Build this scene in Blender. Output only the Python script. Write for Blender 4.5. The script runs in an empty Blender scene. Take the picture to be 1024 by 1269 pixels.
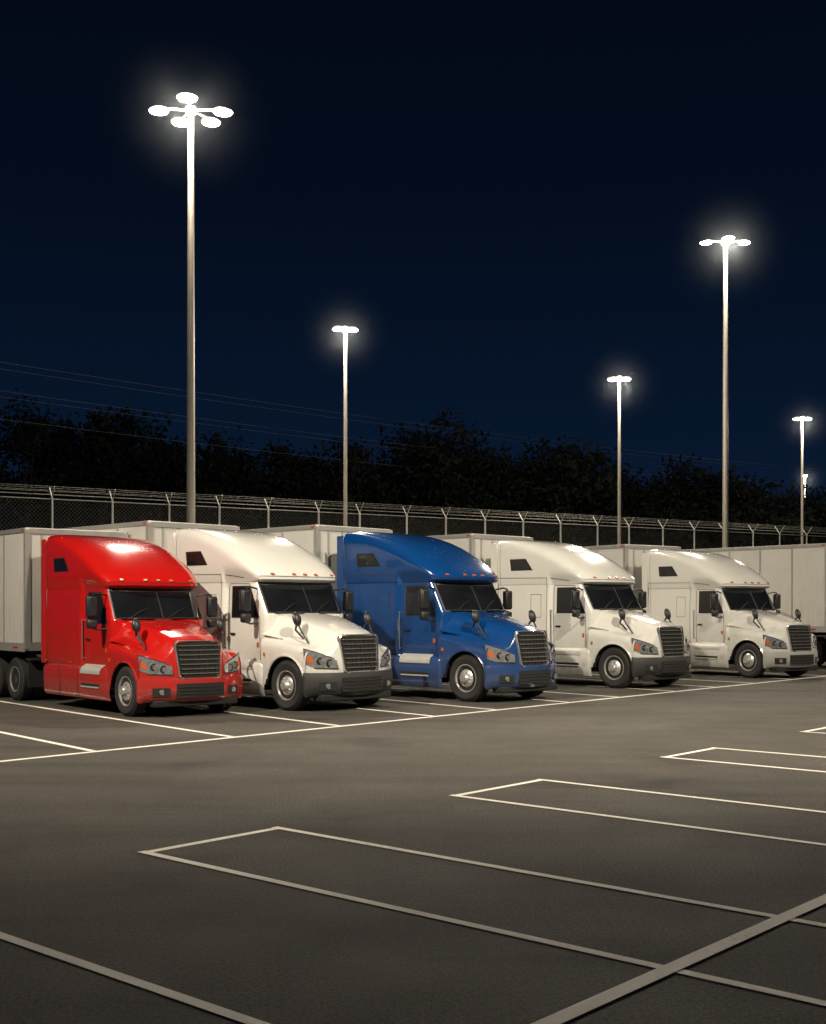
import bpy, math, random
import numpy as np
from mathutils import Vector, Matrix
random.seed(7); rng=np.random.default_rng(7)
scene=bpy.context.scene
COL=scene.collection
ZOOM=(1.0,512,634.5)

# ------------------------------------------------------------ materials
def newmat(name):
    m=bpy.data.materials.new(name); m.use_nodes=True
    nt=m.node_tree; b=nt.nodes['Principled BSDF']
    return m,nt,b
def simple(name,col,rough=.5,metal=0.,coat=0.,var=.12,scale=6.,bump=0.,bscale=60.,emis=None,estr=0.):
    m,nt,b=newmat(name)
    b.inputs['Roughness'].default_value=rough
    b.inputs['Metallic'].default_value=metal
    b.inputs['Coat Weight'].default_value=coat
    b.inputs['Coat Roughness'].default_value=.03
    tc=nt.nodes.new('ShaderNodeTexCoord')
    n=nt.nodes.new('ShaderNodeTexNoise'); n.inputs['Scale'].default_value=scale; n.inputs['Detail'].default_value=6
    nt.links.new(tc.outputs['Object'],n.inputs['Vector'])
    mx=nt.nodes.new('ShaderNodeMix'); mx.data_type='RGBA'
    mx.inputs[6].default_value=[x*(1-var) for x in col]+[1]
    mx.inputs[7].default_value=[min(1,x*(1+var)) for x in col]+[1]
    nt.links.new(n.outputs['Fac'],mx.inputs[0]); nt.links.new(mx.outputs[2],b.inputs['Base Color'])
    mr=nt.nodes.new('ShaderNodeMapRange'); mr.inputs['To Min'].default_value=max(0,rough*.8); mr.inputs['To Max'].default_value=min(1,rough*1.25)
    nt.links.new(n.outputs['Fac'],mr.inputs['Value']); nt.links.new(mr.outputs[0],b.inputs['Roughness'])
    if bump>0:
        n2=nt.nodes.new('ShaderNodeTexNoise'); n2.inputs['Scale'].default_value=bscale
        nt.links.new(tc.outputs['Object'],n2.inputs['Vector'])
        bp=nt.nodes.new('ShaderNodeBump'); bp.inputs['Strength'].default_value=bump; bp.inputs['Distance'].default_value=.01
        nt.links.new(n2.outputs['Fac'],bp.inputs['Height']); nt.links.new(bp.outputs[0],b.inputs['Normal'])
    if emis:
        b.inputs['Emission Color'].default_value=list(emis)+[1]; b.inputs['Emission Strength'].default_value=estr
        m.cycles.emission_sampling='NONE'
    return m
def grime_shade(m,lo,hi,amt,col=(.07,.06,.05,1),stretch=None):  # tint blended in towards the bottom: dirt, plus shading on truck paint
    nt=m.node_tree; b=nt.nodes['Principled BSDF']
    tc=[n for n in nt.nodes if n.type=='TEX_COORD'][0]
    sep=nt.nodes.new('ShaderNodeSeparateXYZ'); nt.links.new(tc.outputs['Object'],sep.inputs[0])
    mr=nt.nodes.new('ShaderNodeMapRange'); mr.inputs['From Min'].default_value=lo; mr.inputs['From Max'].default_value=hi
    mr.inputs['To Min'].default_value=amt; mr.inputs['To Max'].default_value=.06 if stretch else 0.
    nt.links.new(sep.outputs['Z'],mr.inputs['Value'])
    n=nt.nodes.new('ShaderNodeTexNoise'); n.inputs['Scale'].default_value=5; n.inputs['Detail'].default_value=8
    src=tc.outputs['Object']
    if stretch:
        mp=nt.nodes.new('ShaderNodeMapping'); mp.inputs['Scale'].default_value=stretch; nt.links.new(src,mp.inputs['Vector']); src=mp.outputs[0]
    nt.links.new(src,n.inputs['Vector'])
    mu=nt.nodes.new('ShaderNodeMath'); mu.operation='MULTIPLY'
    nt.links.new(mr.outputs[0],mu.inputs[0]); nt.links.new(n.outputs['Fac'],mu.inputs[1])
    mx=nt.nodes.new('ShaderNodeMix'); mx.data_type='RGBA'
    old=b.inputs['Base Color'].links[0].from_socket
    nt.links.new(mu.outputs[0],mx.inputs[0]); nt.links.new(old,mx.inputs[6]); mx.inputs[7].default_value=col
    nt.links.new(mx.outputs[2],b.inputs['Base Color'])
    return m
def paint(name,col):
    return grime_shade(simple(name,col,rough=.20,coat=1.,var=.05,scale=2.),.25,1.5,.95)  # road dirt that also puts the lower panels' shading into the colour
M={}
M['red']=paint('red_paint',(.45,.008,.006))
M['blue']=paint('blue_paint',(.003,.042,.17))
M['white']=paint('white_paint',(.66,.65,.61))
M['grey']=simple('grey_plastic',(.028,.028,.027),rough=.5)
M['lgrey']=simple('light_grey_plastic',(.30,.30,.28),rough=.4)
M['black']=simple('black_plastic',(.012,.012,.013),rough=.42)
M['matte']=simple('matte_black',(.008,.008,.008),rough=.9)
M['seam']=simple('panel_gap',(.02,.02,.02),rough=.8)
M['glass']=simple('tinted_glass',(.008,.009,.011),rough=.04,coat=.5,var=.5,scale=3)
M['chrome']=simple('chrome',(.75,.74,.72),rough=.2,metal=.9,var=.05)
M['silver']=simple('silver_grille_bar',(.34,.33,.31),rough=.32,metal=.7,var=.1)
M['surround']=simple('grille_frame_chrome',(.60,.59,.56),rough=.22,metal=.85,var=.1)
M['rim']=simple('wheel_aluminium',(.62,.61,.6),rough=.3,metal=.7,var=.15,scale=12)
M['tyre']=simple('tyre_rubber',(.018,.017,.016),rough=.85,bump=.3)
M['amber']=simple('amber_lens',(.42,.09,.02),rough=.25)
M['redlens']=simple('red_lens',(.45,.03,.02),rough=.25)
M['lens']=simple('headlight_lens',(.40,.41,.42),rough=.12,metal=.65,coat=1.,var=.7,scale=14)
M['trailer']=grime_shade(simple('trailer_white',(.56,.55,.51),rough=.5,var=.12,scale=1.2),1.2,4.2,.55,(.16,.14,.11,1),(2.5,2.5,.25))
M['trailer2']=simple('trailer_rail',(.38,.37,.35),rough=.4,metal=.5)
M['tread']=simple('step_tread',(.50,.49,.46),rough=.45,metal=.4,bump=.5,bscale=90)
M['galv']=simple('galvanised_steel',(.38,.37,.34),rough=.5,metal=.35,var=.2)
M['barb']=simple('barbed_wire_steel',(.12,.115,.10),rough=.6,metal=.3)
M['pole']=simple('pole_steel',(.27,.245,.205),rough=.55,metal=.2,var=.15,scale=3)
M['wire']=simple('fence_wire',(.12,.12,.11),rough=.6,metal=.2)
M['concrete']=simple('concrete',(.22,.21,.2),rough=.85,bump=.4)
M['bark']=simple('bark',(.010,.008,.007),rough=.95)
M['cable']=simple('cable',(.08,.09,.11),rough=.7)
M['lamp']=simple('lamp_lens',(.9,.88,.8),rough=.4,emis=(1,.95,.85),estr=45)
M['grass']=simple('dry_grass',(.03,.035,.018),rough=1,bump=.5,bscale=10)
m,nt,b=newmat('leaves'); b.inputs['Roughness'].default_value=.9; b.inputs['Specular IOR Level'].default_value=.05
g=nt.nodes.new('ShaderNodeTexCoord'); n=nt.nodes.new('ShaderNodeTexNoise'); n.inputs['Scale'].default_value=.5
nt.links.new(g.outputs['Object'],n.inputs['Vector'])
r=nt.nodes.new('ShaderNodeValToRGB'); r.color_ramp.elements[0].color=(.004,.006,.006,1); r.color_ramp.elements[1].color=(.013,.014,.011,1)
r.color_ramp.elements[0].position=.35; r.color_ramp.elements[1].position=.7
nt.links.new(n.outputs['Fac'],r.inputs[0]); nt.links.new(r.outputs[0],b.inputs['Base Color']); M['leaf']=m

def asphalt():
    m,nt,b=newmat('asphalt'); L=nt.links
    tc=nt.nodes.new('ShaderNodeTexCoord')
    def noise(s,d=5,rg=.5,vec=None):
        n=nt.nodes.new('ShaderNodeTexNoise'); n.inputs['Scale'].default_value=s; n.inputs['Detail'].default_value=d; n.inputs['Roughness'].default_value=rg
        L.new(vec or tc.outputs['Object'],n.inputs['Vector']); return n.outputs['Fac']
    def ramp(src,p0,c0,p1,c1):
        r=nt.nodes.new('ShaderNodeValToRGB'); e=r.color_ramp.elements
        e[0].position=p0; e[0].color=(c0,c0,c0,1); e[1].position=p1; e[1].color=(c1,c1,c1,1); L.new(src,r.inputs[0]); return r.outputs[0]
    def mul(a,c):
        x=nt.nodes.new('ShaderNodeMix'); x.data_type='RGBA'; x.blend_type='MULTIPLY'; x.inputs[0].default_value=1
        L.new(a,x.inputs[6]); L.new(c,x.inputs[7]); return x.outputs[2]
    def streak(rot,sx,sy,s,p0,c0,p1,c1):
        mp=nt.nodes.new('ShaderNodeMapping'); mp.inputs['Rotation'].default_value=(0,0,rot); mp.inputs['Scale'].default_value=(sx,sy,1)
        L.new(tc.outputs['Object'],mp.inputs['Vector']); return ramp(noise(s,4,.6,mp.outputs[0]),p0,c0,p1,c1)
    ar=-math.atan2(.75,.6615)
    big=ramp(noise(.13,6,.6),.3,.66,.7,1.12)
    mid=ramp(noise(1.1,8,.7),.3,.84,.7,1.12)
    grit=ramp(noise(34,6,.95),.40,.30,.61,1.85)
    fine=ramp(noise(75,3,.8),.34,.5,.68,1.55)
    spk=ramp(noise(120,2,.8),.60,1.,.70,4.5)
    st=ramp(noise(.45,4,.55),.28,.6,.42,1.)
    c=nt.nodes.new('ShaderNodeRGB'); c.outputs[0].default_value=(.072,.065,.055,1)
    o=c.outputs[0]
    for q in(big,mid,grit,fine,spk,st,streak(ar,.10,1.,.75,.36,.78,.52,1.04),streak(ar+math.pi/2,.08,1.,.9,.34,.80,.46,1.02),streak(ar+.4,.12,1.,1.3,.30,.72,.36,1.0)): o=mul(o,q)
    L.new(o,b.inputs['Base Color'])
    b.inputs['Specular IOR Level'].default_value=.35
    rr=nt.nodes.new('ShaderNodeMapRange'); rr.inputs['To Min'].default_value=.62; rr.inputs['To Max'].default_value=.92
    L.new(noise(.6,5),rr.inputs['Value']); L.new(rr.outputs[0],b.inputs['Roughness'])
    bp=nt.nodes.new('ShaderNodeBump'); bp.inputs['Strength'].default_value=1.; bp.inputs['Distance'].default_value=.02
    L.new(noise(45,5,.8),bp.inputs['Height']); L.new(bp.outputs[0],b.inputs['Normal'])
    return m
M['asphalt']=asphalt()
def roadpaint():
    m,nt,b=newmat('worn_road_paint'); L=nt.links
    tc=nt.nodes.new('ShaderNodeTexCoord')
    n=nt.nodes.new('ShaderNodeTexNoise'); n.inputs['Scale'].default_value=38; n.inputs['Detail'].default_value=5; n.inputs['Roughness'].default_value=.7
    n2=nt.nodes.new('ShaderNodeTexNoise'); n2.inputs['Scale'].default_value=.8; n2.inputs['Detail'].default_value=4
    L.new(tc.outputs['Object'],n.inputs['Vector']); L.new(tc.outputs['Object'],n2.inputs['Vector'])
    a=nt.nodes.new('ShaderNodeMath'); a.operation='ADD'; L.new(n.outputs['Fac'],a.inputs[0]); 
    s=nt.nodes.new('ShaderNodeMath'); s.operation='MULTIPLY'; s.inputs[1].default_value=.45; L.new(n2.outputs['Fac'],s.inputs[0]); L.new(s.outputs[0],a.inputs[1])
    r=nt.nodes.new('ShaderNodeValToRGB'); r.color_ramp.elements[0].position=.44; r.color_ramp.elements[0].color=(.20,.19,.16,1)
    r.color_ramp.elements[1].position=.62; r.color_ramp.elements[1].color=(.86,.82,.73,1)
    L.new(a.outputs[0],r.inputs[0]); L.new(r.outputs[0],b.inputs['Base Color']); b.inputs['Roughness'].default_value=.75
    return m
M['line']=roadpaint()

# ------------------------------------------------------------ mesh builder
class MB:
    def __init__(s): s.v=[]; s.f=[]
    def add(s,vs,fs):
        o=len(s.v); s.v+= [tuple(p) for p in vs]; s.f+=[tuple(i+o for i in f) for f in fs]
    def box(s,c,d,rz=0.,ry=0.):
        M3=Matrix.Rotation(rz,3,'Z')@Matrix.Rotation(ry,3,'Y')
        vs=[]
        for x in(-.5,.5):
            for y in(-.5,.5):
                for z in(-.5,.5): vs.append(Vector(c)+M3@Vector((x*d[0],y*d[1],z*d[2])))
        s.add(vs,[(0,1,3,2),(4,6,7,5),(0,4,5,1),(2,3,7,6),(0,2,6,4),(1,5,7,3)])
    def cyl(s,a,b,r,r2=None,n=12,caps=True):
        a=Vector(a);b=Vector(b); r2=r if r2 is None else r2
        d=(b-a).normalized(); up=Vector((0,0,1)) if abs(d.z)<.9 else Vector((1,0,0))
        u=d.cross(up).normalized(); w=d.cross(u)
        vs=[]
        for i in range(n):
            t=2*math.pi*i/n; vs.append(a+(u*math.cos(t)+w*math.sin(t))*r)
        for i in range(n):
            t=2*math.pi*i/n; vs.append(b+(u*math.cos(t)+w*math.sin(t))*r2)
        fs=[(i,(i+1)%n,n+(i+1)%n,n+i) for i in range(n)]
        if caps: fs+= [tuple(range(n))[::-1],tuple(range(n,2*n))]
        s.add(vs,fs)
    def tube(s,pts,r,n=6):
        for a,b in zip(pts[:-1],pts[1:]): s.cyl(a,b,r,n=n)
    def grid(s,rows,closed=False,flip=False):
        n=len(rows[0]); vs=[p for r in rows for p in r]; fs=[]
        for i in range(len(rows)-1):
            for j in range(n if closed else n-1):
                k=(j+1)%n
                q=(i*n+j,i*n+k,(i+1)*n+k,(i+1)*n+j)
                fs.append(q[::-1] if flip else q)
        s.add(vs,fs)
    def rev(s,c,prof,n=32,sgn=1,ax='Y'):
        rows=[]
        for r,o in prof:
            row=[]
            for i in range(n):
                t=2*math.pi*i/n
                if ax=='Y': row.append((c[0]+r*math.cos(t),c[1]+sgn*o,c[2]+r*math.sin(t)))
                else: row.append((c[0]+r*math.cos(t),c[1]+r*math.sin(t),c[2]+sgn*o))
            rows.append(row)
        s.grid(rows,closed=True)
    def obj(s,name,mat,parent=None,smooth=True,bevel=0.,angle=35,sub=0):
        me=bpy.data.meshes.new(name); me.from_pydata(s.v,[],s.f); me.validate(); me.update()
        import bmesh
        bm=bmesh.new(); bm.from_mesh(me); bmesh.ops.remove_doubles(bm,verts=bm.verts,dist=.0002)
        bmesh.ops.recalc_face_normals(bm,faces=bm.faces); bm.to_mesh(me); bm.free()
        me.materials.append(mat)
        if smooth:
            me.polygons.foreach_set('use_smooth',[True]*len(me.polygons)); me.set_sharp_from_angle(angle=math.radians(angle))
        ob=bpy.data.objects.new(name,me); COL.objects.link(ob)
        if parent: ob.parent=parent
        if bevel>0:
            md=ob.modifiers.new('bevel','BEVEL'); md.width=bevel; md.segments=2; md.limit_method='ANGLE'; md.angle_limit=math.radians(40)
        return ob
def empty(name,loc=(0,0,0),rz=0.,sc=1.):
    e=bpy.data.objects.new(name,None); COL.objects.link(e); e.location=loc; e.rotation_euler=(0,0,rz); e.scale=(sc,)*3; return e
def interp(x,tab):
    xs=[t[0] for t in tab]
    return [float(np.interp(x,xs,[t[k] for t in tab])) for k in range(1,len(tab[0]))]
def sst(t): t=min(1,max(0,t)); return t*t*(3-2*t)

# ------------------------------------------------------------ truck
BACK=-3.9
#        z     xf    w     L
CAB=[(0.92,-.66,1.14,.25),(1.2,-.62,1.155,.28),(1.6,-.58,1.165,.3),(1.93,-.56,1.165,.32),(2.0,-.60,1.16,.34),
     (2.3,-.76,1.15,.36),(2.6,-.93,1.14,.38),(2.62,-.86,1.15,.40),(2.66,-.76,1.155,.42),(2.74,-.76,1.165,.46),(2.85,-.86,1.175,.55),
     (3.0,-1.03,1.18,.65),(3.15,-1.24,1.18,.8),(3.3,-1.48,1.18,.95),(3.45,-1.76,1.178,1.1),(3.58,-2.08,1.17,1.2),
     (3.68,-2.4,1.155,1.2),(3.75,-2.7,1.13,1.05),(3.80,-3.0,1.09,.8),(3.835,-3.3,1.02,.5),(3.855,-3.5,.92,.35),(3.865,-3.65,.7,.2)]
def cabw(x,z):
    xf,w,L=interp(z,CAB)
    k=sst((x+2.12)/.1)*(1-sst((z-2.6)/.35))
    return w-.075*k
def frontx(y,z,n=3.0):
    xf,w,L=interp(z,CAB); w=cabw(-1,z)
    q=min(1,abs(y)/w)
    return xf-L*(1-(1-q**n)**(1/n))
def build_cab(P,pm):
    mb=MB()
    zs=[r[0] for r in CAB]; zz=[]
    for a,b in zip(zs[:-1],zs[1:]): zz+=[a,(a+b)/2]
    zz.append(zs[-1])
    base=[-3.9,-3.86,-3.6,-3.2,-2.8,-2.4,-2.2,-2.13,-2.09,-2.06,-2.02,-1.9,-1.7,-1.5]
    rows=[]
    for z in zz:
        xf,w,L=interp(z,CAB); wf=cabw(-1,z)
        L=min(L,xf-BACK-.08); xe=xf-L
        half=[]
        for i,x in enumerate(base):
            xx=x if xe>-1.48 else BACK+(x-BACK)*(xe-.02-BACK)/(2.4)
            y=cabw(xx,z)
            if i==0: y-=.03
            half.append((xx,y))
        n=3.0
        for k in range(0,15):
            a=math.radians(90*(1-k/14))
            half.append((xf-L*(1-math.cos(a)**(2/n)),wf*(math.sin(a)**(2/n))))
        row=[(x,-y,z) for x,y in half]+[(x,y,z) for x,y in reversed(half[:-1])]
        rows.append(row)
    mb.grid(rows,closed=True)
    nv=len(rows[0]); top=len(mb.v)-nv
    mb.f.append(tuple(range(top,top+nv)))
    mb.obj('cab_shell',pm,P,angle=28)

def side_patch(mb,poly_lo,poly_hi,sgn,off,nx=8,nz=5):
    rows=[]
    for j in range(nz+1):
        v=j/nz; row=[]
        for i in range(nx+1):
            u=i/nx
            xl=poly_lo[0][0]*(1-u)+poly_lo[1][0]*u; zl=poly_lo[0][1]*(1-u)+poly_lo[1][1]*u
            xh=poly_hi[0][0]*(1-u)+poly_hi[1][0]*u; zh=poly_hi[0][1]*(1-u)+poly_hi[1][1]*u
            x=xl*(1-v)+xh*v; z=zl*(1-v)+zh*v
            row.append((x,sgn*(cabw(x,z)+off),z))
        rows.append(row)
    mb.grid(rows)
def side_line(mb,pts,sgn,wd=.012,off=.004):
    for (x0,z0),(x1,z1) in zip(pts[:-1],pts[1:]):
        L=math.hypot(x1-x0,z1-z0); nx,nz=-(z1-z0)/L*wd/2,(x1-x0)/L*wd/2
        k=max(1,int(L/.12)); rows=[[],[]]
        for i in range(k+1):
            u=i/k; x=x0+(x1-x0)*u; z=z0+(z1-z0)*u
            for r,q in((0,1),(1,-1)):
                rows[r].append((x+q*nx,sgn*(cabw(x,z)+off),z+q*nz))
        mb.grid(rows)
def hood_front(y,z):
    q=min(1.2,abs(y)/1.19)
    return .98-.40*q**2.5-.13*max(0,(z-.85))
HOODC=[(-.85,2.0),(-.6,1.955),(-.3,1.885),(0,1.81),(.4,1.70),(.7,1.61),(.86,1.555),(.94,1.52),(.98,1.49)]
HOODF=[(-.85,1.50),(-.5,1.45),(0,1.375),(.4,1.31),(.7,1.22),(.86,1.17),(.98,1.12)]
HOODS=[(-.85,.93),(-.5,.86),(0,.74),(.4,.64),(.98,.54)]
def build_hood(P,pm):
    mb=MB()
    xs=[-.78,-.72,-.64,-.605,-.57,-.5,-.4,-.25,-.1,0,.1,.25,.4,.5,.57,.605,.64,.7,.78,.86,.92,.96,.98]
    rows=[]
    for x in xs:
        zc,=interp(x,HOODC); zf,=interp(x,HOODF); ys,=interp(x,HOODS)
        if abs(x)<=.605: zb=.5+math.sqrt(max(0,.61**2-x*x))
        else: zb=.5 if x<0 else .78
        if abs(abs(x)-.605)<.01: zb=.62
        D=zc-zf
        prof=[(0,zc),(.22,zc-.004),(.45*ys,zc-.012),(.75*ys,zc-.03),(.92*ys,zc-.06),(ys,zc-.11),(ys+.05,zc-.5*D),(ys+.13,zf+.22*D),(ys+.24,zf+.07*D),(.5*(ys+.24)+.52,zf+.02*D),(1.04,zf),(1.11,zf-.035),(1.155,zf-.09),(1.175,zf-.17),(1.18,max(zb+.02,zf-.24)),(1.185,zb)]
        half=[]
        for y,z in prof:
            xx=x
            if x>.62:
                xe=hood_front(y,.85)-.13*max(0,z-.85); xx=.62+(x-.62)*(xe-.62)/.36
            half.append((xx,y,z))
        rows.append([(a,-b,c) for a,b,c in reversed(half)]+half[1:])
    last=rows[-1]
    for k in (.15,.4,.7,1.):
        row=[]
        for (a,b,c) in last:
            z=c+(.76-c)*k
            row.append((hood_front(b,z)+.012*math.sin(k*3),b,z))
        rows.append(row)
    mb.grid(rows)
    mb.obj('hood_and_fenders',pm,P,angle=40)
    mb=MB()
    for s in(-1,1):
        mb.box((-.66,s*.55,1.975),(.22,.72,.03),rz=s*.12)
    mb.obj('cowl',M['black'],P,bevel=.01)
    mb=MB(); mw=MB()
    for s in(-1,1):
        pts=[( .61*math.cos(t),s*1.19,.5+.61*math.sin(t)) for t in np.linspace(.2,math.pi-.2,22)]
        mb.tube(pts,.022,6)
        rows=[[( .62*math.cos(t),s*yy,.5+.62*math.sin(t)) for t in np.linspace(0,math.pi,20)] for yy in(1.17,.45)]
        mw.grid(rows)
        mw.box((0,s*.45,.8),(1.3,.02,.7))
    mb.obj('wheel_arch_lips',pm,P); mw.obj('wheel_wells',M['matte'],P)

def front_patch(mb,y0,y1,z0,z1,off,ny=12,nz=4,fz=None):
    rows=[]
    for j in range(nz+1):
        row=[]
        for i in range(ny+1):
            y=y0+(y1-y0)*i/ny
            a,b=(z0,z1) if fz is None else fz(y)
            z=a+(b-a)*j/nz
            row.append((hood_front(y,z)+off,y,z))
        rows.append(row)
    mb.grid(rows)

def build_front(P,pm,bm):
    mb=MB()
    gh=lambda z:.44+.06*(z-.8)/.7
    rows=[]
    for j in range(9):
        z=.80+.70*j/8
        rr=.05 if j in(0,8) else 0
        rows.append([(hood_front(y,z)+.012,y,z) for y in np.linspace(-gh(z)+rr,gh(z)-rr,13)])
    mb.grid(rows); mb.obj('grille_opening',M['matte'],P)
    mb=MB()
    for j in range(7):
        z=.875+.093*j; h=gh(z)-.02
        rows=[]
        for dz,dx in((-.008,.014),(-.010,.045),(.003,.050),(.008,.014)):
            rows.append([(hood_front(y,z)+dx,y,z+dz) for y in np.linspace(-h,h,15)])
        mb.grid(rows,flip=False)
    mb.obj('grille_bars',M['silver'],P,angle=30)
    mb=MB()
    for y in np.linspace(-.36,.36,7):
        mb.box((hood_front(y,1.15)+.02,y,1.15),(.014,.012,.66),ry=-.13)
    mb.obj('grille_ribs',M['black'],P,angle=30)
    mb=MB()
    pts=[]
    def corner(cy,cz,a0,a1,r=.09):
        for t in np.linspace(a0,a1,6): pts.append((cy+r*math.cos(t),cz+r*math.sin(t)))
    h0=.44;h1=.50
    corner(h0-.07,.87,-math.pi/2,0); corner(h1-.07,1.43,0,math.pi/2); corner(-h1+.07,1.43,math.pi/2,math.pi); corner(-h0+.07,.87,math.pi,1.5*math.pi)
    pts.append(pts[0])
    rows=[]
    for q,dx in((1.04,.0),(1.04,.045),(1.0,.055),(.975,.012)):
        row=[]
        for (y,z) in pts:
            yy=y*q; z2=1.15+(z-1.15)*q
            row.append((hood_front(yy,z2)+dx,yy,z2))
        rows.append(row)
    mb.grid(rows); mb.obj('grille_surround',M['surround'],P,angle=30)
    def fzz(g):
        def fz(y):
            u=(abs(y)-.60)/.57
            return (.865+.02*u+.16*max(0,u-.7)**1.2*1.6-g, 1.02+.25*u-.03*u*u+g)
        return fz
    for nm,mat,off,g in(('headlight_bezels',M['black'],.010,.024),('headlights',M['lens'],.022,0)):
        mb=MB()
        for s in(-1,1): front_patch(mb,s*(.60-g),s*(1.17+g*.4),0,0,off,ny=18,nz=6,fz=fzz(g))
        mb.obj(nm,mat,P)
    mb=MB(); mr_=MB()
    for s in(-1,1):
        for y,z,rr in((.75,.965,.062),(.92,1.01,.058)):
            x=hood_front(y,z)+.02
            mb.cyl((x-.03,s*y,z),(x+.014,s*y,z),rr,rr*.85,n=20); mr_.cyl((x-.03,s*y,z),(x+.008,s*y,z),rr*1.32,n=20)
    mb.obj('headlight_bulbs',M['chrome'],P); mr_.obj('headlight_reflector_rings',M['black'],P)
    mb=MB()
    for s in(-1,1):
        front_patch(mb,s*1.05,s*1.15,0,0,.030,ny=5,nz=2,fz=lambda y:(.95+.5*max(0,abs(y)-1.04),1.08+.3*max(0,abs(y)-1.04)))
        mb.box((-.66,s*1.192,1.12),(.05,.02,.07))
    mb.obj('turn_signals',M['amber'],P)
    mb=MB(); ys=np.linspace(-1.2,1.2,41)
    prof=[(.30,-.10),(.32,-.03),(.38,.03),(.55,.06),(.70,.055),(.775,.04),(.79,-.05)]
    rows=[]
    for z,of in prof:
        row=[]
        row+= [(.58,-1.2-of*.3,z),(.60,-1.2-of*.3,z)]
        for y in ys: row.append((max(.61,hood_front(y,.8)+of),y*(1+.25*of/1.2),z))
        row+= [(.60,1.2+of*.3,z),(.58,1.2+of*.3,z)]
        rows.append(row)
    mb.grid(rows); mb.obj('bumper',bm,P,angle=40)
    mb=MB()
    for (a,b,z0,z1,of) in((-.54,.54,.40,.68,.068),(.66,.98,.43,.6,.068),(-.98,-.66,.43,.6,.068)):
        front_patch(mb,a,b,z0,z1,of,ny=8,nz=2)
    mb.obj('bumper_openings',M['matte'],P)
    mb=MB()
    for z in(.47,.54,.61): 
        rows=[[(hood_front(y,z)+dx,y,z+dz) for y in np.linspace(-.5,.5,9)] for dz,dx in((-.008,.07),(0,.085),(.008,.07))]
        mb.grid(rows)
    mb.obj('bumper_slats',M['grey'],P)
    mb=MB()
    for s in(-1,1):
        x=hood_front(.82,.6)+.055; mb.cyl((x,s*.82,.515),(x+.03,s*.82,.515),.055,n=16)
    mb.obj('fog_lights',M['lens'],P)
    mb=MB(); mb.box((.72,0,.28),(.3,1.9,.14)); mb.obj('lower_valance',M['matte'],P,bevel=.03)

def wheel(P,name,x,y,sgn,r=.51,front=True,wd=.29):
    c=(x,y,r)
    mb=MB()
    prof=[(.30,-wd),(.33,-wd-.0),(.44,-wd-.01),(.485,-wd+.03),(.505,-wd+.05),(.51,-wd+.07),(.51,-.07),(.505,-.05),(.485,-.02),(.44,.012),(.36,.005),(.325,-.01),(.298,-.02)]
    mb.rev(c,[(a*r/.51,b) for a,b in prof],n=40,sgn=sgn)
    for i in range(56):
        t=2*math.pi*i/56
        for of in(-.055,-wd+.055):
            mb.box((x+(r-.002)*math.cos(t),y+sgn*of,r+(r-.002)*math.sin(t)),(.010,.06,.022),ry=-t)
    mb.obj(name+'_tyre',M['tyre'],P,angle=30)
    mb=MB()
    if front: prof=[(.30,-.015),(.305,.0),(.285,.0),(.27,-.04),(.245,-.06),(.2,-.035),(.165,-.01),(.14,0),(.115,.01),(.105,.05),(.08,.085),(.0,.09)]
    else: prof=[(.30,-.015),(.305,.0),(.285,-.0),(.27,-.05),(.25,-.15),(.2,-.17),(.17,-.17),(.13,-.165),(.115,-.15),(.11,-.05),(.09,-.03),(.0,-.03)]
    mb.rev(c,prof,n=40,sgn=sgn)
    zz=-.018 if front else -.168
    for i in range(10):
        t=2*math.pi*i/10
        p=(x+.142*math.cos(t),y+sgn*zz,r+.142*math.sin(t)); mb.cyl(p,(p[0],p[1]+sgn*.05,p[2]),.015,.012,n=6)
    mb.obj(name+'_rim',M['rim'],P,angle=30)
    mb=MB()
    for i in range(10):
        t=2*math.pi*(i+.5)/10
        p=(x+.222*math.cos(t),y+sgn*((-.052) if front else -.165),r+.222*math.sin(t)); q=(p[0],p[1]+sgn*.009,p[2])
        mb.cyl(p,q,.024,n=10)
    mb.obj(name+'_hand_holes',M['matte'],P)
    mb=MB(); mb.cyl((x,y-sgn*.25,r),(x,y-sgn*.03,r),.27,n=24); mb.obj(name+'_brake_drum',M['matte'],P)

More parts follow.
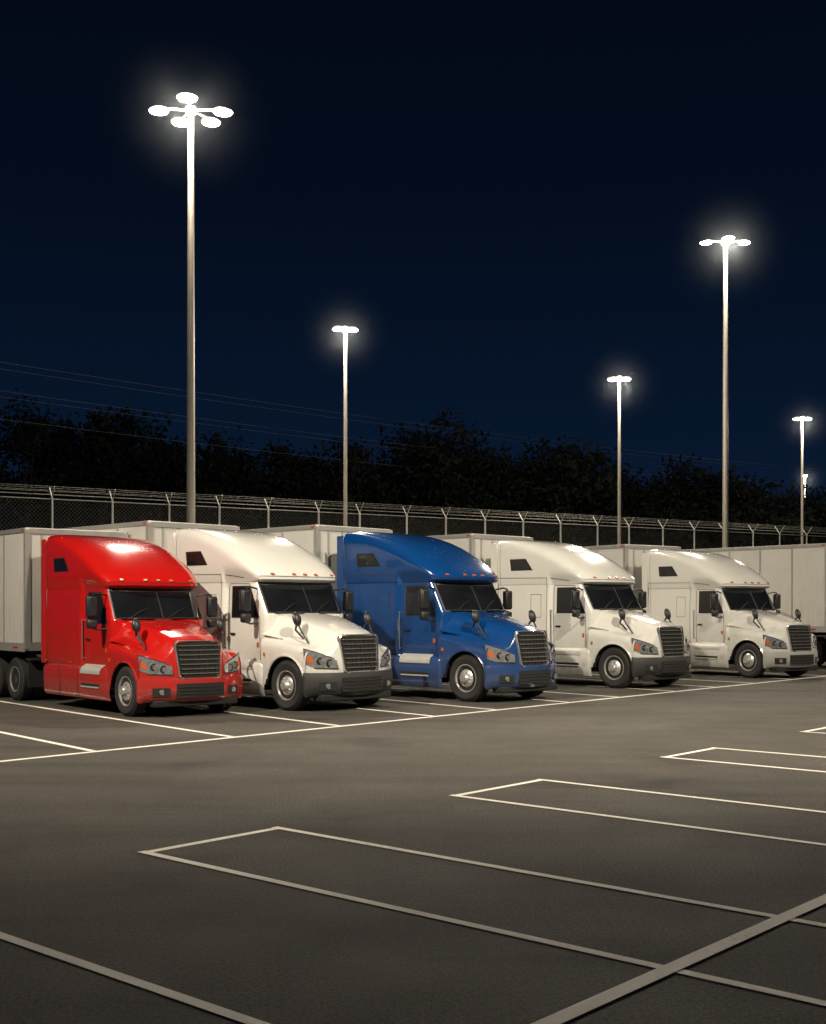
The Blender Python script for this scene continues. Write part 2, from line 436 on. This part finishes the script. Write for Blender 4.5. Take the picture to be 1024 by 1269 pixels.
def build_truck(W,dirv,sc,pm,bumper,skirt=None):
    """W : near-side front wheel contact, dirv : unit vector pointing backwards"""
    d=Vector((-dirv[0],-dirv[1])).normalized(); left=Vector((-d.y,d.x))
    ORG=Vector(W)+left*1.16*sc; ANG=math.atan2(d.y,d.x)
    P=empty('semi_truck',(ORG.x,ORG.y,0),ANG,sc)
    skirt=skirt or pm
    build_cab(P,pm); build_hood(P,pm); build_front(P,pm,bumper)
    for nm,mat,off,zl,zh,wq in(('windshield_seal',M['black'],.006,1.955,2.605,.95),('windshield',M['glass'],.014,1.985,2.58,.925)):
        mb=MB(); rows=[]
        for j in range(7):
            z=zl+(zh-zl)*j/6; w=cabw(-1,z)*wq
            rows.append([(frontx(y,z)+off,y*(1+off*.5),z) for y in np.linspace(-w,w,31)])
        mb.grid(rows); mb.obj(nm,mat,P,angle=60)
    mb=MB(); rows=[[(frontx(0,z)+.02,y,z) for z in(1.96,2.3,2.6)] for y in(-.018,.018)]
    mb.grid(rows)
    for s in(-.75,.12):
        mb.tube([(frontx(s,1.98)+.04,s,1.98),(frontx(s+.2,2.1)+.04,s+.25,2.12),(frontx(s+.5,2.25)+.04,s+.5,2.2)],.011,5)
    mb.obj('wipers_and_post',M['black'],P)
    mb=MB()
    for y in(-.82,-.3,0,.3,.82):
        x=frontx(y,2.76)+.0; mb.box((x,y,2.775),(.06,.085,.03),ry=.4)
    mb.obj('roof_marker_lights',M['amber'],P,bevel=.008)
    mb=MB(); rows=[]
    for z,of in((2.60,.03),(2.625,.09),(2.665,.06)):
        rows.append([(frontx(y,z)+of-.02*abs(y),y,z) for y in np.linspace(-1.02,1.02,25)])
    mb.grid(rows); mb.obj('sun_visor',pm,P,angle=50)
    g=MB(); gs=MB(); sm=MB(); sm2=MB()
    for z0 in (2.72,):
        rows=[[(frontx(y,z)+.004,y*1.002,z) for y in np.linspace(-1.06,1.06,31)] for z in(z0,z0+.010)]
        sm.grid(rows)
    for s in(-1,1):
        side_patch(gs,[(-1.88,1.86),(-.93,1.86)],[(-1.88,2.53),(-1.27,2.53)],s,.007)
        side_patch(g,[(-1.85,1.89),(-1.0,1.89)],[(-1.85,2.50),(-1.33,2.50)],s,.014)
        side_line(sm2,[(-1.32,1.9),(-1.42,2.49)],s,.03,.018)
        side_patch(gs,[(-3.38,2.99),(-2.62,2.99)],[(-3.42,3.30),(-2.86,3.30)],s,.005)
        side_patch(g,[(-3.34,3.02),(-2.69,3.02)],[(-3.38,3.27),(-2.90,3.27)],s,.011)
        side_line(sm,[(-.93,.98),(-.93,1.84),(-1.30,2.57),(-1.95,2.58),(-1.98,2.5),(-1.98,.98),(-.93,.98)],s,.014)
        side_line(sm,[(-2.16,.95),(-2.16,2.78),(-3.88,2.80)],s,.012)
        side_line(sm,[(-2.16,2.78),(-1.75,2.74),(-1.45,2.70)],s,.012)
        side_line(sm,[(-2.85,.98),(-2.85,1.55),(-3.75,1.55),(-3.75,.98),(-2.85,.98)],s,.012)
        side_line(sm,[(-2.35,1.75),(-2.35,2.35),(-2.7,2.35),(-2.7,1.75),(-2.35,1.75)],s,.010)
        side_line(sm,[(-3.78,.95),(-3.78,3.7)],s,.010)
    gs.obj('side_window_seals',M['black'],P); g.obj('side_windows',M['glass'],P,angle=60); sm.obj('panel_gaps',M['seam'],P); sm2.obj('vent_window_bar',M['black'],P)
    mb=MB(); mc=MB(); ma=MB()
    for s in(-1,1):
        mb.box((-1.83,s*(cabw(-1.8,1.55)+.018),1.52),(.16,.03,.045))
        mc.tube([(-2.03,s*(cabw(-2,1.2)+.06),1.1),(-2.03,s*(cabw(-2,1.2)+.07),1.95)],.016,8)
        for z in(1.12,1.93): mc.cyl((-2.03,s*1.08,z),(-2.03,s*(cabw(-2,1.2)+.07),z),.014,n=6)
        ma.box((-2.55,s*(1.165+.005),1.02),(.07,.015,.035)); ma.box((-3.83,s*1.17,1.02),(.05,.02,.04)); ma.box((-1.0,s*(cabw(-1,1.3)+.006),1.30),(.06,.015,.10))
    mb.obj('door_handles',M['black'],P,bevel=.008); mc.obj('grab_handles',M['chrome'],P); ma.obj('side_marker_lights',M['amber'],P)
    mb=MB(); mt=MB(); mk=MB()
    for s in(-1,1):
        xs=[-.70,-.74,-.80,-2.0,-2.05,-3.5,-3.86,-3.9]
        rows=[]
        for x in xs:
            ins=.05 if x in(-.70,-3.9) else (.012 if x in (-.74,) else 0)
            rows.append([(x,s*(y-ins),z) for y,z in((1.04,.99),(1.10,.985),(1.20,.92),(1.225,.86),(1.225,.62),(1.205,.34),(1.17,.27),(1.0,.25))])
        mb.grid(rows)
        mb.add([(xs[-1],s*1.04,.97),(xs[-1],s*1.16,.9),(xs[-1],s*1.16,.3),(xs[-1],s*1.0,.25)],[(0,1,2,3)])
        rows=[[(x,s*y,z) for y,z in((1.09,1.0),(1.205,.93),(1.238,.86),(1.238,.80))] for x in(-1.95,-1.9,-1.05,-1.0)]
        mt.grid(rows)
        mt.box((-1.48,s*1.222,.525),(.85,.04,.03))
        mk.box((-1.48,s*1.206,.585),(.86,.035,.13))
        mk.box((-2.1,s*1.2265,.60),(.014,.006,.6)); mk.box((-3.0,s*1.2265,.60),(.014,.006,.6))
    mb.obj('side_skirts',skirt,P,angle=35); mt.obj('step_treads',M['tread'],P,bevel=.006); mk.obj('step_recesses',M['matte'],P)
    mb=MB(); mg=MB(); ms=MB()
    for s in(-1,1):
        mb.box((-.98,s*1.43,2.22),(.13,.24,.46)); mb.box((-.98,s*1.42,1.86),(.14,.22,.20))
        ms.tube([(-1.05,s*1.06,2.46),(-1.0,s*1.3,2.50),(-.98,s*1.42,2.47)],.02,8)
        ms.tube([(-.98,s*1.06,1.76),(-.98,s*1.3,1.74),(-.98,s*1.42,1.78)],.02,8)
        mg.box((-1.048,s*1.43,2.22),(.006,.2,.41)); 
        ms.tube([(.18,s*.86,1.45),(.02,s*.93,1.62),(.12,s*.98,1.78)],.022,8)
        ms.tube([(.40,s*.92,1.36),(.25,s*.96,1.58),(.14,s*.98,1.76)],.018,8)
        rows=[]
        for k in range(9):
            t=math.pi*k/8; rr=math.sin(t)
            rows.append([(.12+.075*rr*math.cos(a)-.10*(k/8-.5),s*.98+.10*rr*math.sin(a),1.84-.15*math.cos(t)) for a in np.linspace(0,2*math.pi,13)[:-1]])
        ms.grid(rows,closed=True)
    mb.obj('door_mirrors',M['black'],P,bevel=.05,angle=50); mg.obj('mirror_glass',M['chrome'],P); ms.obj('hood_mirrors_and_arms',M['black'],P)
    mb=MB()
    for s in(-1,1): mb.box((-4.02,s*1.15,2.35),(.24,.03,2.8))
    mb.obj('side_extenders',pm,P,bevel=.01)
    mb=MB()
    for s in(-1,1): mb.box((-3.3,s*.42,.85),(8.4,.09,.28))
    mb.box((-3.92,0,2.2),(.03,2.1,2.4)); mb.box((-6.1,0,1.12),(1.0,.9,.12)); mb.box((-4.6,0,1.02),(.9,.9,.06))
    for x in(0,-5.6,-6.92): mb.cyl((x,-.9,.5),(x,.9,.5),.08,n=10)
    for s in(-1,1):
        mb.box((-7.6,s*.9,.62),(.03,.62,.75)); mb.box((-4.75,s*.9,.66),(.03,.62,.62)); mb.box((-4.75,s*.9,1.0),(.3,.64,.05))
        mb.box((-2.4,s*.8,.6),(2.6,.6,.5))
    mb.tube([(-3.95,-.3,2.0),(-4.3,-.3,1.5),(-4.75,-.25,1.7),(-5.0,-.2,2.1)],.03,8); mb.tube([(-3.95,.1,2.0),(-4.3,.1,1.4),(-4.75,.1,1.7),(-5.0,.1,2.1)],.03,8)
    mb.obj('chassis',M['matte'],P,bevel=.01)
    for s,nm in((-1,'right'),(1,'left')):
        wheel(P,'front_%s'%nm,0,s*1.16,s)
        for k,x in enumerate((-5.6,-6.92)):
            wheel(P,'drive_%s_%d'%(nm,k+1),x,s*1.20,s,front=False,wd=.28)
            mb=MB(); mb.cyl((x,s*.60,.51),(x,s*.88,.51),.50,n=28); mb.obj('inner_tyre',M['tyre'],P)
    # ---------------- trailer
    T=empty('semi_trailer',(ORG.x,ORG.y,0),ANG,sc)
    x0=-4.75; Ln=12.8; x1=x0-Ln; zb,zt=1.20,4.06; w=1.29
    mb=MB(); mb.box(((x0+x1)/2,0,(zb+zt)/2),(Ln,2*w,zt-zb)); mb.obj('body',M['trailer'],T,bevel=.05)
    mb=MB()
    for s in(-1,1):
        mb.box(((x0+x1)/2,s*(w+.012),zb+.08),(Ln,.03,.2)); mb.box(((x0+x1)/2,s*(w+.010),zt-.06),(Ln,.026,.10))
        n=int(Ln/1.22)
        for i in range(n+1):
            x=x0-.04-i*1.22; mb.box((x,s*(w+.006),(zb+zt)/2+.02),(.05,.014,zt-zb-.32))
        mb.box((x0+.0,s*(w-.06),(zb+zt)/2),(.04,.14,zt-zb-.1))
    for y in np.linspace(-.9,.9,5): mb.box((x0+.008,y,(zb+zt)/2),(.018,.05,zt-zb-.3))
    mb.box((x0+.01,0,zt-.08),(.03,2.4,.12)); mb.box((x0+.01,0,zb+.1),(.03,2.4,.2))
    mb.obj('rails_and_posts',M['trailer2'],T)
    mb=MB()
    for s in(-1,1):
        for i in range(11): mb.box((x0-.5-i*1.15,s*(w+.029),zb+.07),(.28,.004,.05))
        mb.box((x0-.1,s*(w+.026),zt-.06),(.09,.012,.04))
    mb.obj('reflective_tape',M['redlens'],T)
    mb=MB()
    for s in(-1,1):
        mb.box((x0-2.6,s*.75,.68),(.12,.12,1.05)); mb.box((x0-2.6,s*.75,.12),(.28,.28,.04))
        mb.box(((x0+x1)/2-3.6,s*.5,1.08),(4.8,.08,.22))
        mb.box((x1-.0+.25,s*.85,.7),(.02,.6,.7))
    for x in(x1+1.4,x1+2.65): mb.cyl((x,-.95,.51),(x,.95,.51),.07,n=10)
    mb.box((x1+.15,0,.62),(.1,2.2,.1)); mb.obj('landing_gear_and_bogie',M['matte'],T,bevel=.01)
    for s,nm in((-1,'right'),(1,'left')):
        for k,x in enumerate((x1+1.4,x1+2.65)):
            wheel(T,'axle_%s_%d'%(nm,k+1),x,s*1.2,s,front=False,wd=.28)
    return P

build_truck((-5.63,23.5),(-.645,.764),.97,M['red'],M['red'])
build_truck((-2.62,24.8),(-.715,.70),1.03,M['white'],M['grey'])
build_truck((1.19,27.2),(-.715,.70),1.05,M['blue'],M['blue'])
build_truck((5.33,31.9),(-.69,.724),1.07,M['white'],M['grey'])
build_truck((10.2,36.6),(-.58,.815),1.06,M['white'],M['lgrey'])
build_truck((18.0,38.4),(-.645,.764),1.09,M['white'],M['white'])

# ------------------------------------------------------------ ground & markings
mb=MB(); mb.add([(-400,-200,0),(400,-200,0),(400,600,0),(-400,600,0)],[(0,1,2,3)]); mb.obj('asphalt_ground',M['asphalt'],smooth=False)
R=Vector((.6615,.75)); F=Vector((.75,-.6615))
def uv(u,v): return R*u+F*v
mb=MB()
def strip(a,b,w=.11,z=.004):
    a=Vector(a);b=Vector(b); d=(b-a).normalized(); n=Vector((-d.y,d.x))*w/2
    mb.add([(a+n).to_3d()+Vector((0,0,z)),(a-n).to_3d()+Vector((0,0,z)),(b-n).to_3d()+Vector((0,0,z)),(b+n).to_3d()+Vector((0,0,z))],[(0,1,2,3)])
strip(uv(-4,-15.21),uv(60,-15.21),.12)
Bk=Vector((-.645,.764))
for u in (3.0,6.4,10.17,12.81,15.3,17.9,19.9,22.6,24.7,27.4,29.6,31.9,34.4,37,40,43,46,49):
    a=uv(u,-15.27); strip(a,a+Bk*17,.11,.008)
for (a,b) in [(-7.6,-6.0),(-3.0,-1.5),(1.7,4.03),(6.23,7.77),(10.43,12.1),(15.1,16.6),(19.8,21.4),(24.4,26.0),(29,30.6),(33.6,35.2)]:
    strip(uv(a,-8.58),uv(b,-8.58),.09,.004)
    for u in(a,b): strip(uv(u,-8.63),uv(u,12),.085,.008)
strip(uv(-20,-3.5),uv(45,-3.5),.115,.012)
mb.obj('parking_lines',M['line'],smooth=False)

# ------------------------------------------------------------ fence
Fn=empty('chain_link_fence')
f0=Vector((-15.9,46.1)); fd=Vector((.847,.531)).normalized(); fn=Vector((-fd.y,fd.x))
def fp(t,z,o=0.): p=f0+fd*t+fn*o; return (p.x,p.y,z)
t0,t1=-34.,64.
posts=MB(); wires=MB(); mesh=MB()
n=int((t1-t0)/2.32); ts=[t0+1.3+i*2.32 for i in range(n+1)]
for t in ts:
    t+=random.uniform(-.12,.12)
    posts.cyl(fp(t,1.3),fp(t,6.48),.045,n=8)
    for s in(-1,1): posts.cyl(fp(t,6.45),fp(t,6.9,s*.36),.022,n=6)
wires.cyl(fp(t0,6.42),fp(t1,6.42),.028,n=6)
for s in(-1,1):
    for q in(.33,.66,.97): wires.cyl(fp(t0,6.45+.45*q,s*.36*q),fp(t1,6.45+.45*q,s*.36*q),.009,n=4,caps=False)
zl,zh=1.4,6.42; H=zh-zl; sp=.16
for sgn in(-1,1):
    t=t0-H
    while t<t1:
        a=t; b=t+H; za,zb_=zl,zh
        if a<t0: za=zl+(t0-a); a=t0
        if b>t1: zb_=zh-(b-t1); b=t1
        if sgn<0: za,zb_=zh+zl-za,zh+zl-zb_
        w=.0045
        mesh.add([fp(a,za-w),fp(a,za+w),fp(b,zb_+w),fp(b,zb_-w)],[(0,1,2,3)])
        t+=sp
posts.obj('posts_and_arms',M['galv'],Fn); wires.obj('barbed_wire_and_rail',M['barb'],Fn)
me=bpy.data.meshes.new('mesh_fabric'); me.from_pydata(mesh.v,[],mesh.f); me.materials.append(M['wire'])
ob=bpy.data.objects.new('mesh_fabric',me); COL.objects.link(ob); ob.parent=Fn
mb=MB(); c=fp((t0+t1)/2,.7); mb.box(c,(t1-t0,.3,1.4),rz=math.atan2(fd.y,fd.x)); mb.obj('retaining_wall',M['concrete'],bevel=.02)
mb=MB(); a=f0+fd*t0+fn*.17; b=f0+fd*(t1)+fn*.17; 
mb.add([(a.x,a.y,1.3),(b.x,b.y,1.3),(b.x+fn.x*200,b.y+fn.y*200,1.3),(a.x+fn.x*200,a.y+fn.y*200,1.3)],[(0,1,2,3)]); mb.obj('grass_verge',M['grass'],smooth=False)

# ------------------------------------------------------------ lamps
def glowmat(R,dens):  # added scattering ball, stands in for the glare around a lamp
    m=bpy.data.materials.new('lamp_glow_volume'); m.use_nodes=True; nt=m.node_tree; nt.nodes.clear(); L=nt.links
    out=nt.nodes.new('ShaderNodeOutputMaterial'); vs=nt.nodes.new('ShaderNodeVolumeScatter'); tc=nt.nodes.new('ShaderNodeTexCoord')
    vs.inputs['Color'].default_value=(.80,.90,1,1)
    ln=nt.nodes.new('ShaderNodeVectorMath'); ln.operation='LENGTH'; L.new(tc.outputs['Object'],ln.inputs[0])
    mr=nt.nodes.new('ShaderNodeMapRange'); mr.inputs['From Min'].default_value=0; mr.inputs['From Max'].default_value=R*.97; mr.inputs['To Min'].default_value=1; mr.inputs['To Max'].default_value=0
    L.new(ln.outputs['Value'],mr.inputs['Value'])
    pw=nt.nodes.new('ShaderNodeMath'); pw.operation='POWER'; pw.inputs[1].default_value=4.; L.new(mr.outputs[0],pw.inputs[0])
    mu=nt.nodes.new('ShaderNodeMath'); mu.operation='MULTIPLY'; mu.inputs[1].default_value=dens; L.new(pw.outputs[0],mu.inputs[0])
    L.new(mu.outputs[0],vs.inputs['Density']); L.new(vs.outputs[0],out.inputs['Volume'])
    return m
def lamp(x,y,H,heads,r0,r1,power,hr=.42,base=0.,spotaim=None,cone=72,glow=0.,hd=.0032):
    P=empty('street_lamp',(x,y,0))
    mb=MB(); mb.cyl((0,0,base),(0,0,H),r0,r1,n=16); mb.cyl((0,0,base),(0,0,base+.5),r0*1.9,r0*1.7,n=16); mb.cyl((0,0,H-.12),(0,0,H+.12),r1*1.8,r1*1.8,n=16)
    for (hx,hy,hz) in heads: mb.tube([(0,0,H),(hx*.5,hy*.5,H+.06+hz*.5),(hx,hy,H+hz+.08)],.045,8)
    mb.obj('mast',M['pole'],P)
    sh=MB(); ln=MB()
    for (hx,hy,hz) in heads:
        c=(hx,hy,H+hz)
        sh.rev(c,[(0,.13),(hr*.35,.12),(hr*.7,.09),(hr*.95,.04),(hr,0),(hr*.92,-.02)],n=24,ax='Z')
        ln.rev(c,[(hr*.9,-.015),(hr*.85,-.05),(hr*.6,-.085),(hr*.3,-.10),(0,-.105)],n=24,ax='Z')
    sh.obj('luminaire_housings',M['pole'],P); ln.obj('luminaire_lenses',M['lamp'],P)
    L=bpy.data.lights.new('lamp_light','SPOT' if spotaim else 'POINT'); L.energy=power; L.color=(1,.88,.70); L.shadow_soft_size=.35
    lo=bpy.data.objects.new('lamp_light',L); COL.objects.link(lo); lo.parent=P; lo.location=(0,-1.0*hr/.42,H-.45)
    if spotaim:
        dd=Vector(spotaim)-Vector((x,y,H)); lo.rotation_euler=dd.to_track_quat('-Z','Y').to_euler(); L.spot_size=math.radians(cone); L.spot_blend=1.
    if glow:
        mb=MB(); rows=[[(glow*math.sin(a)*math.cos(b),glow*math.sin(a)*math.sin(b),glow*math.cos(a)) for b in np.linspace(0,2*math.pi,25)[:-1]] for a in np.linspace(.001,math.pi-.001,14)]
        mb.grid(rows,closed=True); n=24
        mb.f.append(tuple(range(n))); mb.f.append(tuple(range(len(mb.v)-n,len(mb.v))))
        ho=mb.obj('lamp_glow',glowmat(glow,hd),P); ho.location=(0,-.5,H-.3)  # local volume added only to give the lamp heads a glow
    return P
RP=[(-1.25,0,0),(1.25,0,-.05),(-.60,1.1,0),(.60,1.1,0),(.03,-.9,.12)]
lamp(-8.6,46.5,21.4,RP,.19,.115,10000,hr=.40,glow=4.6)
lamp(16.7,64.2,21.7,[(-1.05,0,0),(1.0,0,0),(0.05,-.4,.1)],.18,.11,11000,hr=.34,glow=4.6)
lamp(-2.93,52,14.2,[(-.32,-.2,0),(.32,.2,.05)],.10,.07,3200,hr=.24,glow=2.8,hd=.006)
lamp(10.3,60.,13.6,[(-.35,0,0),(.35,0,0.)],.10,.07,3200,hr=.25,glow=2.8,hd=.006)
lamp(24.3,75,14.0,[(-.35,0,0),(.35,0,0)],.10,.07,2500,hr=.26,glow=2.8,hd=.006)
lamp(34.9,107,14.0,[(0,0,0)],.10,.07,2500,hr=.25,glow=2.5,hd=.006)
lamp(-17,6,21.7,RP,.20,.12,46000,spotaim=(-2,27,0),cone=66)
lamp(14,4,21.7,RP,.20,.12,56000,spotaim=(5,29,0),cone=62)
lamp(40,30,21.7,RP,.20,.12,26000,spotaim=(18,38,0),cone=80)

# ------------------------------------------------------------ trees
tops=[(-120,500),(-60,510),(30,495),(90,512),(140,492),(200,520),(270,535),(330,545),(390,560),(450,540),(500,535),(545,515),(575,525),(610,560),(660,548),(705,550),(755,585),(800,590),(845,568),(885,580),(925,590),(975,602),(1024,603),(1080,600),(1150,590)]
V=[];Fc=[]; tr=MB(); nv=0
def leafcloud(cx,cy,cz,rx,rz,ncl,nl,sz):
    global nv
    out=[]
    d=rng.normal(size=(ncl,3)); d/=np.linalg.norm(d,axis=1)[:,None]
    rad=rng.uniform(.35,1.,ncl)**.6
    C=np.stack([cx+d[:,0]*rx*rad,cy+d[:,1]*rx*rad,cz+d[:,2]*rz*rad],1)
    for c in C:
        s=rng.uniform(.5,1.15)
        out.append(c+rng.normal(size=(nl,3))*s*np.array([.8,.8,.55]))
    Pn=np.concatenate(out); m=len(Pn)
    a=rng.normal(size=(m,3)); a/=np.linalg.norm(a,axis=1)[:,None]
    b=np.cross(a,rng.normal(size=(m,3))); b/=np.linalg.norm(b,axis=1)[:,None]
    s=rng.uniform(.5,1.3,m)[:,None]*sz
    q=np.stack([Pn-a*s,Pn-b*s*.5,Pn+a*s,Pn+b*s*.5],1).reshape(-1,3)
    V.append(q); Fc.append(np.arange(nv,nv+4*m).reshape(-1,4)); nv+=4*m
    return C
for i,(px,py) in enumerate(tops):
    for row in range(2):
        Y=92+row*9+random.uniform(-3,3); X=(px-512)/1489*Y+random.uniform(-1,1)+row*2.0
        H=2.1+(755-py)*Y/1489-row*random.uniform(.5,2.5)
        rx=random.uniform(2.9,3.9); cz=H*.62; rz=H*.36
        C=leafcloud(X,Y,cz,rx,rz,90,52,.25)
        leafcloud(X+random.uniform(-2,2),Y,H*.3,rx*1.2,H*.22,34,40,.30)
        tr.cyl((X,Y,0),(X+.2,Y,cz),.32,.16,n=8)
        for c in C[::7]: tr.cyl((X+.1,Y,cz*.75),tuple(c),.10,.03,n=5,caps=False)
T=empty('distant_trees')
me=bpy.data.meshes.new('foliage'); VV=np.concatenate(V); FF=np.concatenate(Fc)
me.vertices.add(len(VV)); me.vertices.foreach_set('co',VV.ravel())
me.loops.add(FF.size); me.loops.foreach_set('vertex_index',FF.ravel().astype(np.int32))
me.polygons.add(len(FF)); me.polygons.foreach_set('loop_start',np.arange(0,FF.size,4,dtype=np.int32))
me.update(calc_edges=True); me.validate(); me.materials.append(M['leaf'])
ob=bpy.data.objects.new('foliage',me); COL.objects.link(ob); ob.parent=T
tr.obj('trunks_and_limbs',M['bark'],T)

# ------------------------------------------------------------ power lines
for (x,y) in((-40,60),(60,140)):
    P=empty('utility_pole',(x,y,0)); mb=MB(); mb.cyl((0,0,0),(0,0,18.5),.2,.13,n=10)
    for z in(17.3,15.6): mb.box((0,0,z),(.12,2.4,.14),rz=math.radians(38.7))
    mb.obj('pole_and_crossarms',M['bark'],P)
mb=MB()
for z,of in((17.4,-1),(17.4,.9),(15.7,-1),(15.7,.9),(14.2,0)):
    pts=[]
    for k in range(41):
        t=k/40; pts.append((-40+100*t-of*.62,60+80*t+of*.78,z-4*1.3*t*(1-t)))
    mb.tube(pts,.010,4)
mb.obj('power_lines',M['cable'])

# ------------------------------------------------------------ world
w=bpy.data.worlds.new('World'); scene.world=w; w.use_nodes=True; nt=w.node_tree
bg=nt.nodes['Background']; tc=nt.nodes.new('ShaderNodeTexCoord'); sp_=nt.nodes.new('ShaderNodeSeparateXYZ')
nt.links.new(tc.outputs['Generated'],sp_.inputs[0])
rp=nt.nodes.new('ShaderNodeValToRGB'); e=rp.color_ramp.elements
e[0].position=0; e[0].color=(.0040,.0125,.0360,1); e[1].position=.5; e[1].color=(.0009,.0024,.0070,1)
x=e.new(.14); x.color=(.0023,.0080,.0235,1); x=e.new(.32); x.color=(.0012,.0040,.0122,1)
nt.links.new(sp_.outputs['Z'],rp.inputs[0]); nt.links.new(rp.outputs[0],bg.inputs['Color']); bg.inputs['Strength'].default_value=1.

# ------------------------------------------------------------ camera
cam=bpy.data.cameras.new('camera'); co=bpy.data.objects.new('camera',cam); COL.objects.link(co)
co.location=(0,0,2.1); co.rotation_euler=(math.pi/2,0,0)
cam.sensor_fit='HORIZONTAL'; cam.sensor_width=36; cam.lens=36*1489/1024*ZOOM[0]; cam.shift_x=(ZOOM[1]-512)/1024*ZOOM[0]; cam.shift_y=(755-ZOOM[2])/1024*ZOOM[0]; cam.clip_end=2000
scene.camera=co
scene.view_settings.view_transform='Standard'; scene.view_settings.look='None'; scene.view_settings.exposure=0
